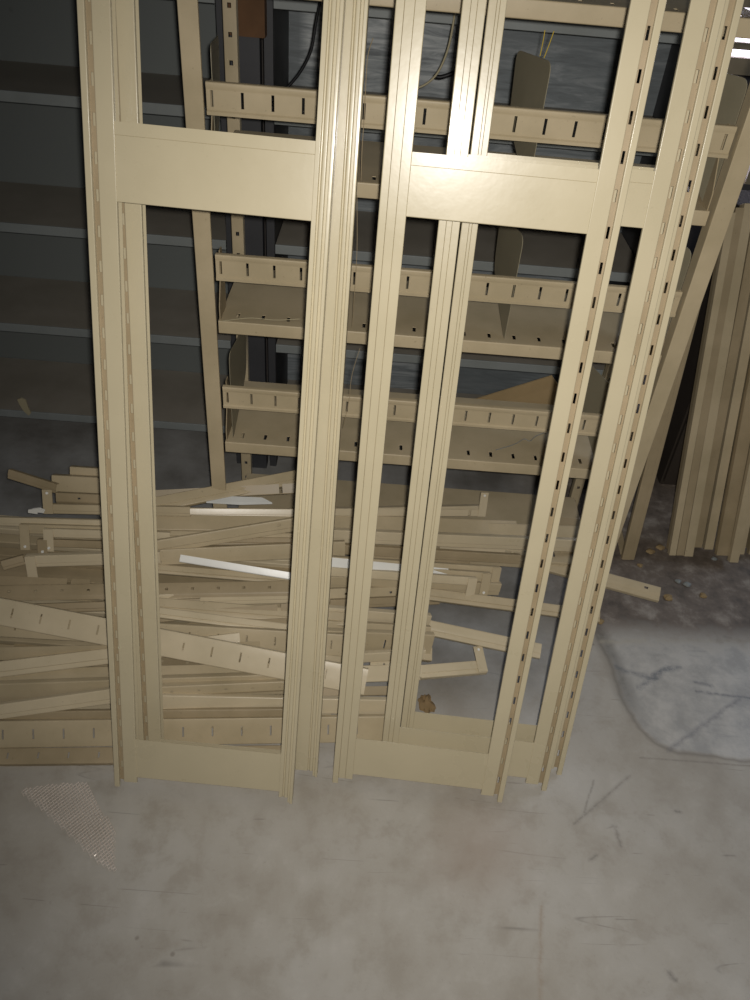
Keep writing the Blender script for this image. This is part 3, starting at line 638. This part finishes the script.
# the bulk of the heap under the pieces that show
FILL = [
    ((-1.056, 1.046, 0.016), (-0.194, 1.053, 0.016), (0, -0.10, 0.99), 0.034, 'channel', {'label': 'beige steel bar buried deep in the heap of loose bars', 'mat': 'beige3', 'group': 'buried bars of the heap', 'name': 'metal_bar', 'cat': 'metal bar'}),
    ((-0.891, 1.104, 0.016), (-0.024, 1.099, 0.016), (0, -0.10, 0.99), 0.042, 'angle', {'label': 'beige steel bar buried deep in the heap of loose bars', 'mat': 'beige3', 'group': 'buried bars of the heap', 'name': 'metal_bar', 'cat': 'metal bar'}),
    ((-0.873, 1.157, 0.016), (0.036, 1.150, 0.016), (0, -0.10, 0.99), 0.034, 'holes', {'label': 'beige steel bar buried deep in the heap of loose bars', 'mat': 'tan', 'group': 'buried bars of the heap', 'name': 'metal_bar', 'cat': 'metal bar'}),
    ((-1.047, 1.204, 0.016), (-0.135, 1.207, 0.016), (0, -0.10, 0.99), 0.026, 'channel', {'label': 'beige steel bar buried deep in the heap of loose bars', 'mat': 'beige3', 'group': 'buried bars of the heap', 'name': 'metal_bar', 'cat': 'metal bar'}),
    ((-0.902, 1.257, 0.016), (-0.021, 1.259, 0.016), (0, -0.10, 0.99), 0.026, 'tube', {'label': 'beige steel bar buried deep in the heap of loose bars', 'mat': 'beige2', 'group': 'buried bars of the heap', 'name': 'metal_bar', 'cat': 'metal bar'}),
    ((-0.735, 1.313, 0.016), (0.027, 1.306, 0.016), (0, -0.10, 0.99), 0.026, 'channel', {'label': 'beige steel bar buried deep in the heap of loose bars', 'mat': 'beige2', 'group': 'buried bars of the heap', 'name': 'metal_bar', 'cat': 'metal bar'}),
    ((-0.779, 1.361, 0.016), (0.037, 1.362, 0.016), (0, -0.10, 0.99), 0.026, 'angle', {'label': 'beige steel bar buried deep in the heap of loose bars', 'mat': 'tan', 'group': 'buried bars of the heap', 'name': 'metal_bar', 'cat': 'metal bar'}),
    ((-0.840, 1.412, 0.016), (0.010, 1.415, 0.016), (0, -0.10, 0.99), 0.034, 'holes', {'label': 'beige steel bar buried deep in the heap of loose bars', 'mat': 'beige2', 'group': 'buried bars of the heap', 'name': 'metal_bar', 'cat': 'metal bar'}),
    ((-1.070, 1.080, 0.034), (-0.210, 1.087, 0.034), (0, -0.10, 0.99), 0.026, 'channel', {'label': 'beige steel bar buried deep in the heap of loose bars', 'mat': 'beige2', 'group': 'buried bars of the heap', 'name': 'metal_bar', 'cat': 'metal bar'}),
    ((-0.917, 1.137, 0.034), (-0.121, 1.134, 0.034), (0, -0.10, 0.99), 0.026, 'tube', {'label': 'beige steel bar buried deep in the heap of loose bars', 'mat': 'beige2', 'group': 'buried bars of the heap', 'name': 'metal_bar', 'cat': 'metal bar'}),
    ((-0.952, 1.188, 0.034), (-0.032, 1.186, 0.034), (0, -0.10, 0.99), 0.026, 'channel', {'label': 'beige steel bar buried deep in the heap of loose bars', 'mat': 'beige2', 'group': 'buried bars of the heap', 'name': 'metal_bar', 'cat': 'metal bar'}),
    ((-1.019, 1.243, 0.034), (-0.084, 1.235, 0.034), (0, -0.10, 0.99), 0.034, 'angle', {'label': 'beige steel bar buried deep in the heap of loose bars', 'mat': 'beige3', 'group': 'buried bars of the heap', 'name': 'metal_bar', 'cat': 'metal bar'}),
    ((-1.067, 1.294, 0.034), (-0.204, 1.289, 0.034), (0, -0.10, 0.99), 0.042, 'holes', {'label': 'beige steel bar buried deep in the heap of loose bars', 'mat': 'beige2', 'group': 'buried bars of the heap', 'name': 'metal_bar', 'cat': 'metal bar'}),
    ((-0.918, 1.347, 0.034), (-0.106, 1.339, 0.034), (0, -0.10, 0.99), 0.034, 'channel', {'label': 'beige steel bar buried deep in the heap of loose bars', 'mat': 'beige2', 'group': 'buried bars of the heap', 'name': 'metal_bar', 'cat': 'metal bar'}),
    ((-1.023, 1.400, 0.034), (-0.131, 1.391, 0.034), (0, -0.10, 0.99), 0.034, 'tube', {'label': 'beige steel bar buried deep in the heap of loose bars', 'mat': 'beige3', 'group': 'buried bars of the heap', 'name': 'metal_bar', 'cat': 'metal bar'}),
    ((-0.994, 1.117, 0.051), (-0.132, 1.116, 0.051), (0, -0.10, 0.99), 0.026, 'channel', {'label': 'beige steel bar buried deep in the heap of loose bars', 'mat': 'tan', 'group': 'buried bars of the heap', 'name': 'metal_bar', 'cat': 'metal bar'}),
    ((-1.049, 1.170, 0.051), (-0.222, 1.168, 0.051), (0, -0.10, 0.99), 0.026, 'angle', {'label': 'beige steel bar buried deep in the heap of loose bars', 'mat': 'beige2', 'group': 'buried bars of the heap', 'name': 'metal_bar', 'cat': 'metal bar'}),
    ((-1.006, 1.218, 0.051), (-0.062, 1.224, 0.051), (0, -0.10, 0.99), 0.034, 'holes', {'label': 'beige steel bar buried deep in the heap of loose bars', 'mat': 'beige2', 'group': 'buried bars of the heap', 'name': 'metal_bar', 'cat': 'metal bar'}),
    ((-0.967, 1.270, 0.051), (-0.138, 1.276, 0.051), (0, -0.10, 0.99), 0.042, 'channel', {'label': 'beige steel bar buried deep in the heap of loose bars', 'mat': 'beige2', 'group': 'buried bars of the heap', 'name': 'metal_bar', 'cat': 'metal bar'}),
    ((-0.996, 1.325, 0.051), (-0.217, 1.324, 0.051), (0, -0.10, 0.99), 0.026, 'tube', {'label': 'beige steel bar buried deep in the heap of loose bars', 'mat': 'beige2', 'group': 'buried bars of the heap', 'name': 'metal_bar', 'cat': 'metal bar'}),
    ((-0.918, 1.380, 0.051), (-0.091, 1.373, 0.051), (0, -0.10, 0.99), 0.026, 'channel', {'label': 'beige steel bar buried deep in the heap of loose bars', 'mat': 'tan', 'group': 'buried bars of the heap', 'name': 'metal_bar', 'cat': 'metal bar'}),
    ((-1.027, 1.428, 0.051), (-0.203, 1.430, 0.051), (0, -0.10, 0.99), 0.026, 'angle', {'label': 'beige steel bar buried deep in the heap of loose bars', 'mat': 'beige3', 'group': 'buried bars of the heap', 'name': 'metal_bar', 'cat': 'metal bar'}),
    ((-0.742, 1.151, 0.069), (0.035, 1.150, 0.069), (0, -0.10, 0.99), 0.042, 'holes', {'label': 'beige steel bar buried deep in the heap of loose bars', 'mat': 'tan', 'group': 'buried bars of the heap', 'name': 'metal_bar', 'cat': 'metal bar'}),
    ((-0.918, 1.202, 0.069), (-0.123, 1.203, 0.069), (0, -0.10, 0.99), 0.042, 'channel', {'label': 'beige steel bar buried deep in the heap of loose bars', 'mat': 'tan', 'group': 'buried bars of the heap', 'name': 'metal_bar', 'cat': 'metal bar'}),
    ((-1.157, 1.254, 0.069), (-0.281, 1.255, 0.069), (0, -0.10, 0.99), 0.042, 'tube', {'label': 'beige steel bar buried deep in the heap of loose bars', 'mat': 'beige3', 'group': 'buried bars of the heap', 'name': 'metal_bar', 'cat': 'metal bar'}),
    ((-0.773, 1.307, 0.069), (0.098, 1.306, 0.069), (0, -0.10, 0.99), 0.026, 'channel', {'label': 'beige steel bar buried deep in the heap of loose bars', 'mat': 'beige2', 'group': 'buried bars of the heap', 'name': 'metal_bar', 'cat': 'metal bar'}),
    ((-1.079, 1.361, 0.069), (-0.136, 1.356, 0.069), (0, -0.10, 0.99), 0.042, 'angle', {'label': 'beige steel bar buried deep in the heap of loose bars', 'mat': 'beige3', 'group': 'buried bars of the heap', 'name': 'metal_bar', 'cat': 'metal bar'}),
    ((-0.995, 1.410, 0.069), (-0.080, 1.411, 0.069), (0, -0.10, 0.99), 0.034, 'holes', {'label': 'beige steel bar buried deep in the heap of loose bars', 'mat': 'tan', 'group': 'buried bars of the heap', 'name': 'metal_bar', 'cat': 'metal bar'}),
    ((-0.945, 1.188, 0.086), (0.000, 1.181, 0.086), (0, -0.10, 0.99), 0.034, 'channel', {'label': 'beige steel bar buried deep in the heap of loose bars', 'mat': 'beige2', 'group': 'buried bars of the heap', 'name': 'metal_bar', 'cat': 'metal bar'}),
    ((-0.997, 1.239, 0.086), (-0.064, 1.233, 0.086), (0, -0.10, 0.99), 0.026, 'tube', {'label': 'beige steel bar buried deep in the heap of loose bars', 'mat': 'beige2', 'group': 'buried bars of the heap', 'name': 'metal_bar', 'cat': 'metal bar'}),
    ((-0.953, 1.292, 0.086), (-0.114, 1.285, 0.086), (0, -0.10, 0.99), 0.026, 'channel', {'label': 'beige steel bar buried deep in the heap of loose bars', 'mat': 'beige2', 'group': 'buried bars of the heap', 'name': 'metal_bar', 'cat': 'metal bar'}),
    ((-0.934, 1.343, 0.086), (-0.070, 1.337, 0.086), (0, -0.10, 0.99), 0.034, 'angle', {'label': 'beige steel bar buried deep in the heap of loose bars', 'mat': 'tan', 'group': 'buried bars of the heap', 'name': 'metal_bar', 'cat': 'metal bar'}),
    ((-0.958, 1.391, 0.086), (-0.012, 1.394, 0.086), (0, -0.10, 0.99), 0.042, 'holes', {'label': 'beige steel bar buried deep in the heap of loose bars', 'mat': 'tan', 'group': 'buried bars of the heap', 'name': 'metal_bar', 'cat': 'metal bar'}),
    ((-0.899, 1.218, 0.104), (0.036, 1.218, 0.104), (0, -0.10, 0.99), 0.034, 'channel', {'label': 'beige steel bar buried deep in the heap of loose bars', 'mat': 'beige2', 'group': 'buried bars of the heap', 'name': 'metal_bar', 'cat': 'metal bar'}),
    ((-0.689, 1.269, 0.104), (0.065, 1.271, 0.104), (0, -0.10, 0.99), 0.034, 'tube', {'label': 'beige steel bar buried deep in the heap of loose bars', 'mat': 'beige2', 'group': 'buried bars of the heap', 'name': 'metal_bar', 'cat': 'metal bar'}),
    ((-0.793, 1.318, 0.104), (0.021, 1.326, 0.104), (0, -0.10, 0.99), 0.026, 'channel', {'label': 'beige steel bar buried deep in the heap of loose bars', 'mat': 'beige3', 'group': 'buried bars of the heap', 'name': 'metal_bar', 'cat': 'metal bar'}),
    ((-1.044, 1.370, 0.104), (-0.147, 1.377, 0.104), (0, -0.10, 0.99), 0.042, 'angle', {'label': 'beige steel bar buried deep in the heap of loose bars', 'mat': 'tan', 'group': 'buried bars of the heap', 'name': 'metal_bar', 'cat': 'metal bar'}),
    ((-0.833, 1.427, 0.104), (0.100, 1.425, 0.104), (0, -0.10, 0.99), 0.042, 'holes', {'label': 'beige steel bar buried deep in the heap of loose bars', 'mat': 'beige3', 'group': 'buried bars of the heap', 'name': 'metal_bar', 'cat': 'metal bar'}),
    ((-0.794, 1.252, 0.121), (0.130, 1.251, 0.121), (0, -0.10, 0.99), 0.026, 'channel', {'label': 'beige steel bar buried deep in the heap of loose bars', 'mat': 'beige3', 'group': 'buried bars of the heap', 'name': 'metal_bar', 'cat': 'metal bar'}),
    ((-0.874, 1.305, 0.121), (0.001, 1.303, 0.121), (0, -0.10, 0.99), 0.042, 'tube', {'label': 'beige steel bar buried deep in the heap of loose bars', 'mat': 'beige2', 'group': 'buried bars of the heap', 'name': 'metal_bar', 'cat': 'metal bar'}),
    ((-0.958, 1.354, 0.121), (-0.192, 1.357, 0.121), (0, -0.10, 0.99), 0.034, 'channel', {'label': 'beige steel bar buried deep in the heap of loose bars', 'mat': 'beige3', 'group': 'buried bars of the heap', 'name': 'metal_bar', 'cat': 'metal bar'}),
    ((-0.801, 1.406, 0.121), (0.027, 1.409, 0.121), (0, -0.10, 0.99), 0.042, 'angle', {'label': 'beige steel bar buried deep in the heap of loose bars', 'mat': 'beige3', 'group': 'buried bars of the heap', 'name': 'metal_bar', 'cat': 'metal bar'}),
    ((-0.938, 1.289, 0.139), (-0.020, 1.281, 0.139), (0, -0.10, 0.99), 0.042, 'holes', {'label': 'beige steel bar buried deep in the heap of loose bars', 'mat': 'beige2', 'group': 'buried bars of the heap', 'name': 'metal_bar', 'cat': 'metal bar'}),
    ((-0.904, 1.341, 0.139), (-0.137, 1.334, 0.139), (0, -0.10, 0.99), 0.042, 'channel', {'label': 'beige steel bar buried deep in the heap of loose bars', 'mat': 'beige2', 'group': 'buried bars of the heap', 'name': 'metal_bar', 'cat': 'metal bar'}),
    ((-1.047, 1.386, 0.139), (-0.174, 1.393, 0.139), (0, -0.10, 0.99), 0.034, 'tube', {'label': 'beige steel bar buried deep in the heap of loose bars', 'mat': 'beige2', 'group': 'buried bars of the heap', 'name': 'metal_bar', 'cat': 'metal bar'}),
    ((-0.892, 1.318, 0.156), (-0.113, 1.320, 0.156), (0, -0.10, 0.99), 0.042, 'channel', {'label': 'beige steel bar buried deep in the heap of loose bars', 'mat': 'tan', 'group': 'buried bars of the heap', 'name': 'metal_bar', 'cat': 'metal bar'}),
    ((-0.788, 1.367, 0.156), (0.030, 1.374, 0.156), (0, -0.10, 0.99), 0.034, 'angle', {'label': 'beige steel bar buried deep in the heap of loose bars', 'mat': 'tan', 'group': 'buried bars of the heap', 'name': 'metal_bar', 'cat': 'metal bar'}),
    ((-0.957, 1.426, 0.156), (-0.074, 1.420, 0.156), (0, -0.10, 0.99), 0.034, 'holes', {'label': 'beige steel bar buried deep in the heap of loose bars', 'mat': 'tan', 'group': 'buried bars of the heap', 'name': 'metal_bar', 'cat': 'metal bar'}),
    ((-0.902, 1.352, 0.174), (-0.075, 1.353, 0.174), (0, -0.10, 0.99), 0.034, 'channel', {'label': 'beige steel bar buried deep in the heap of loose bars', 'mat': 'tan', 'group': 'buried bars of the heap', 'name': 'metal_bar', 'cat': 'metal bar'}),
    ((-1.001, 1.402, 0.174), (-0.152, 1.407, 0.174), (0, -0.10, 0.99), 0.026, 'tube', {'label': 'beige steel bar buried deep in the heap of loose bars', 'mat': 'beige2', 'group': 'buried bars of the heap', 'name': 'metal_bar', 'cat': 'metal bar'}),
    ((-0.719, 1.389, 0.191), (0.087, 1.383, 0.191), (0, -0.10, 0.99), 0.034, 'channel', {'label': 'beige steel bar buried deep in the heap of loose bars', 'mat': 'beige3', 'group': 'buried bars of the heap', 'name': 'metal_bar', 'cat': 'metal bar'}),
    ((-0.928, 1.420, 0.209), (-0.136, 1.419, 0.209), (0, -0.10, 0.99), 0.042, 'angle', {'label': 'beige steel bar buried deep in the heap of loose bars', 'mat': 'beige3', 'group': 'buried bars of the heap', 'name': 'metal_bar', 'cat': 'metal bar'}),
]
for b in FILL: bar(*b[:5], **b[5])

# ---------------------------------------------------------------- panels leaning at the right
PAN = [
    (0.8892, 1.6912, 0.0207, 'leftmost narrow panel of the leaning row at the right edge'),
    (0.9099, 1.6934, 0.0237, 'second panel from the left in the leaning row'),
    (0.9325, 1.6917, 0.0267, 'third panel from the left in the leaning row, reaching slightly lower'),
    (0.9702, 1.7336, 0.0271, 'set-back panel just left of the first dark gap in the leaning row'),
    (1.0008, 1.7284, 0.0271, 'panel between the two dark gaps of the leaning row'),
    (1.0290, 1.7061, 0.0360, 'wide-edged panel right of the second dark gap in the leaning row'),
    (1.0585, 1.6802, 0.0268, 'panel whose foot reaches lowest in the leaning row'),
    (1.0996, 1.7178, 0.0151, 'set-back narrow panel near the right border of the photo'),
    (1.1268, 1.7207, 0.0333, 'last panel at the right border of the photo'),
    (1.1753, 1.7258, 0.0365, 'panel just beyond the right border in the leaning row'),
]
for i, (x, y, w, lb) in enumerate(PAN):
    d = Vector((-.045, .30+.01*(i % 3), .90)).normalized(); u = Vector((1, 0, 0)); u = (u-d*u.dot(d)).normalized(); aw = d.cross(u)
    mw = Matrix(((u.x, aw.x, d.x, x), (u.y, aw.y, d.y, y), (u.z, aw.z, d.z, .022), (0, 0, 0, 1)))
    root = empty('leaning_panel', mw); tag(root, lb, 'panel', 'panels leaning in a row at the right')
    H = .925+.012*((i*7) % 3-1)
    bm = bmesh.new(); box(bm, 0, w-.0028, 0, .0012, 0, H); box(bm, 0, .0012, .0014, .016, 0, H); from_bm('front_lip', bm, M['tan' if i in (1, 3, 5, 8) else 'beige2'], root, mw, smooth=False)
    bm = bmesh.new(); box(bm, w*.35, w*.35+.0012, .002, .05, 0.002, H-.002); from_bm('web', bm, M['tan'], root, mw, smooth=False)
bar((0.7742, 1.6803, .004), (0.7691, 1.8300, 0.7971), (0, -.95, .3), .034, 'channel', mat='tan', label='slim bar leaning behind the right upright of the shelf rack, foot on the floor')
bar((0.7614, 1.6912, .012), (0.7650, 1.8579, .03), (0, -.6, .8), .02, 'angle', mat='tan', label='short angle lying beside the foot of the slim leaning bar')

# ---------------------------------------------------------------- small things
tag(tube('cable', [(-0.1559, 1.9850, 1.2717), (-0.1671, 1.9850, 1.2122), (-0.1767, 1.9850, 1.1580), (-0.2003, 1.9850, 1.1127), (-0.2338, 1.9850, 1.0734), (-0.2681, 1.9850, 1.0374)], 0.0035, M['black']), 'black cable hanging behind the upper left rail of the rack', 'cable')
tag(tube('cable', [(0.1780, 1.9850, 1.1656), (0.1599, 1.9850, 1.1523), (0.1397, 1.9850, 1.1369), (0.1142, 1.9850, 1.1269), (0.0984, 1.9850, 1.1277)], 0.0045, M['black']), 'short thick black cable end behind the right frames', 'cable')
tag(tube('cable', [(0.1277, 1.9700, 1.2856), (0.1266, 1.9700, 1.2309), (0.1203, 1.9700, 1.1793), (0.1018, 1.9700, 1.1328), (0.0692, 1.9700, 1.1061), (0.0294, 1.9700, 1.1010)], 0.0025, M['cream']), 'thin cream cable curving beside the short black cable', 'cable')
tag(tube('wire', [(-0.0314, 1.4700, 1.2714), (-0.0380, 1.4750, 1.2457), (-0.0388, 1.4750, 1.2087), (-0.0383, 1.4750, 1.1467), (-0.0387, 1.4750, 1.0978), (-0.0374, 1.4750, 1.0467)], 0.0007, M['tan']), 'fine wire hanging down over the upper rail between the frame pairs', 'wire')
tag(tube('wire', [(-0.0431, 1.4750, 1.0198), (-0.0372, 1.4750, 0.9178), (-0.0373, 1.4750, 0.8164), (-0.0381, 1.4750, 0.7558)], 0.0006, M['tan']), 'fine wire hanging over the middle shelf between the frame pairs', 'wire')
tag(tube('wire', [(-0.0193, 1.4750, 0.7123), (-0.0323, 1.4750, 0.6478), (-0.0355, 1.4750, 0.5860), (-0.0450, 1.4750, 0.5128)], 0.0006, M['tan']), 'fine wire slanting across the lower shelf between the frame pairs', 'wire')
tag(tube('string', [(0.2625, 1.6000, 1.2860), (0.2627, 1.6000, 1.2677), (0.2619, 1.6000, 1.2458)], 0.0009, M['yellow']), 'yellow string above the upper divider plate, left of a pair', 'string')
tag(tube('string', [(0.2783, 1.6000, 1.2856), (0.2741, 1.6000, 1.2639), (0.2695, 1.6000, 1.2433)], 0.0009, M['yellow']), 'yellow string above the upper divider plate, right of a pair', 'string')
tag(tube('wire', [(0.3112, 1.5320, 0.4460), (0.3586, 1.5613, 0.4470), (0.3820, 1.5824, 0.4490), (0.3963, 1.5788, 0.4470), (0.4137, 1.6022, 0.4470), (0.4568, 1.6339, 0.4470)], 0.0009, M['greylip']), 'twisted bent wire lying on the lower shelf of the rack', 'wire')
tag(tube('wire', [(-0.3020, 1.4819, 0.7450), (-0.2487, 1.5049, 0.7450), (-0.1974, 1.5048, 0.7450), (-0.1475, 1.5182, 0.7450)], 0.0008, M['cream']), 'thin pale wire lying along the middle shelf at the left', 'wire')
tag(tube('cable', [(0.6642, 1.9950, 0.5073), (0.6606, 1.9900, 0.4414), (0.6590, 1.9900, 0.3802), (0.6643, 1.9900, 0.3243)], 0.003, M['cream']), 'pale cable hanging behind the rack between the right frames', 'cable')
bm = bmesh.new(); vv = [Vector(p) for p in ((0.228, 1.800, 0.388), (0.474, 1.820, 0.491), (0.531, 1.820, 0.424), (0.537, 1.800, 0.359))]
f0 = [bm.verts.new(p) for p in vv]; f1 = [bm.verts.new(p+Vector((0, .004, .001))) for p in vv]
bm.faces.new(f0); bm.faces.new(f1[::-1])
for i in range(4): bm.faces.new((f0[i], f1[i], f1[(i+1) % 4], f0[(i+1) % 4]))
tag(from_bm('cardboard_sheet', bm, M['card'], smooth=False), 'bent brown cardboard sheet standing behind the lower shelf', 'cardboard')
bm = bmesh.new()
plate(bm, [(-.012, .012), (-.016, .030), (-.004, .036), (.010, .030), (.012, .004), (.016, -.014), (.008, -.024), (-.004, -.010)], .004, lambda a, b, c: (-1.0055+a, 1.9900-c, 0.1528+b))
bmesh.ops.bevel(bm, geom=bm.edges[:], offset=.001, segments=1)
tag(from_bm('paper_tag', bm, M['cream'], smooth=False), 'small crumpled pale tag hanging from the lowest grey shelf at far left', 'tag')
bm = bmesh.new()
for k in range(2):
    plate(bm, [(-.014, -.004), (.012, -.006), (.016, .003), (.004, .008), (-.012, .004)], .003, lambda a, b, c, k=k: (-0.7344+a*(1 if k else .8)+.014*k, 1.3780-c-.002*k, 0.2880+b+.006*k))
bmesh.ops.bevel(bm, geom=bm.edges[:], offset=.0008, segments=1)
tag(from_bm('metal_clip', bm, M['bright'], smooth=False), 'small shiny metal clip on the top left bar of the heap', 'clip')
bm = bmesh.new(); bmesh.ops.create_icosphere(bm, subdivisions=3, radius=1)
for v in bm.verts:
    n = .75+.35*math.sin(v.co.x*5+1)*math.sin(v.co.y*4)+.15*math.sin(v.co.z*9+v.co.x*7)
    v.co = Vector((v.co.x*.022*n, v.co.y*.03*n, max(0.0, v.co.z*.012*n+.006)))
tag(from_bm('rust_clump', bm, M['clump'], None, Matrix.Translation((0.1896, 1.1363, 0))), 'small crumbly tan clump of debris on the floor inside the right frames', 'debris')
for i, ((x, y), lb) in enumerate(zip([(0.8984, 1.6075), (0.9209, 1.5980), (0.8484, 1.7247), (1.0317, 1.7148), (0.9542, 1.5592), (0.8535, 1.5416), (0.8048, 1.6617), (0.6480, 1.4350), (0.8827, 1.7455)], ['pale chip of concrete left of a pair on the dirty floor', 'pale chip of concrete right of a pair on the dirty floor', 'bit of rubble by the foot of the slim leaning bar', 'whitish scrap just below the leaning panels', 'small dark lump on the dirty floor nearest the paler slab', 'small chip on the dirty floor just right of the reaching bar end', 'crumb of rubble right below the slim leaning bar', 'crumb of rubble beside the rearmost right frame', 'crumb of rubble between slim bar and leaning panels'])):
    bm = bmesh.new(); bmesh.ops.create_icosphere(bm, subdivisions=2, radius=.008+.002*(i % 3))
    for v in bm.verts: v.co = Vector((v.co.x*(1+.3*math.sin(i+v.co.y*400)), v.co.y, max(0, v.co.z*.6+.002)))
    tag(from_bm('rubble_chip', bm, M['greylip' if i < 4 and i != 2 else 'card'], None, Matrix.Translation((x, y, 0)), smooth=False), lb, 'rubble', 'chips of rubble on the dirty floor')
bm = bmesh.new(); vv = [Vector(p) for p in ((-0.349, 1.423, 0.312), (-0.292, 1.439, 0.320), (-0.223, 1.442, 0.321), (-0.198, 1.432, 0.316), (-0.271, 1.425, 0.312))]
f0 = [bm.verts.new(p) for p in vv]; f1 = [bm.verts.new(p+Vector((0, .003, .002))) for p in vv]
bm.faces.new(f0); bm.faces.new(f1[::-1])
for i in range(5): bm.faces.new((f0[i], f1[i], f1[(i+1) % 5], f0[(i+1) % 5]))
tag(from_bm('metal_plate', bm, M['pale'], smooth=False), 'small whitish plate gleaming on top of the heap in the left opening', 'plate')
mesh_poly = [(-0.6280, 0.8582), (-0.5738, 0.8732), (-0.5055, 0.8850), (-0.4691, 0.8373), (-0.4241, 0.7965), (-0.3977, 0.7100), (-0.4329, 0.7228), (-0.5264, 0.7914)]
def inside(x, y):
    c = False; n = len(mesh_poly)
    for i in range(n):
        (x0, y0), (x1, y1) = mesh_poly[i], mesh_poly[i-1]
        if (y0 > y) != (y1 > y) and x < (x1-x0)*(y-y0)/(y1-y0)+x0: c = not c
    return c
bm = bmesh.new(); cw, ch, g = .0080, .0052, .0009
bx = [p[0] for p in mesh_poly]; by = [p[1] for p in mesh_poly]
cache = {}
def vert(x, y, z):
    k = (round(x, 5), round(y, 5))
    if k not in cache: cache[k] = bm.verts.new((x, y, z))
    return cache[k]
j = 0; y = min(by)
while y < max(by):
    x = min(bx)+(cw/2 if j % 2 else 0)
    while x < max(bx):
        if inside(x, y):
            zc = .003+.003*math.sin(x*30)*math.sin(y*24)
            O = [(x-cw/2, y), (x, y-ch), (x+cw/2, y), (x, y+ch)]
            I = [(x+(px-x)*.70, y+(py-y)*.70) for px, py in O]
            ov = [vert(px, py, zc+.0014*(1 if k % 2 else 0)) for k, (px, py) in enumerate(O)]; iv = [bm.verts.new((px, py, zc)) for px, py in I]
            for k in range(4):
                try: bm.faces.new((ov[k], ov[(k+1) % 4], iv[(k+1) % 4], iv[k]))
                except ValueError: pass
        x += cw
    y += ch; j += 1
me_o = from_bm('wire_mesh', bm, M['mesh'], smooth=False)
md = me_o.modifiers.new('thick', 'SOLIDIFY'); md.thickness = .0006
tag(me_o, 'torn triangular scrap of fine metal mesh lying flat on the concrete', 'metal mesh')
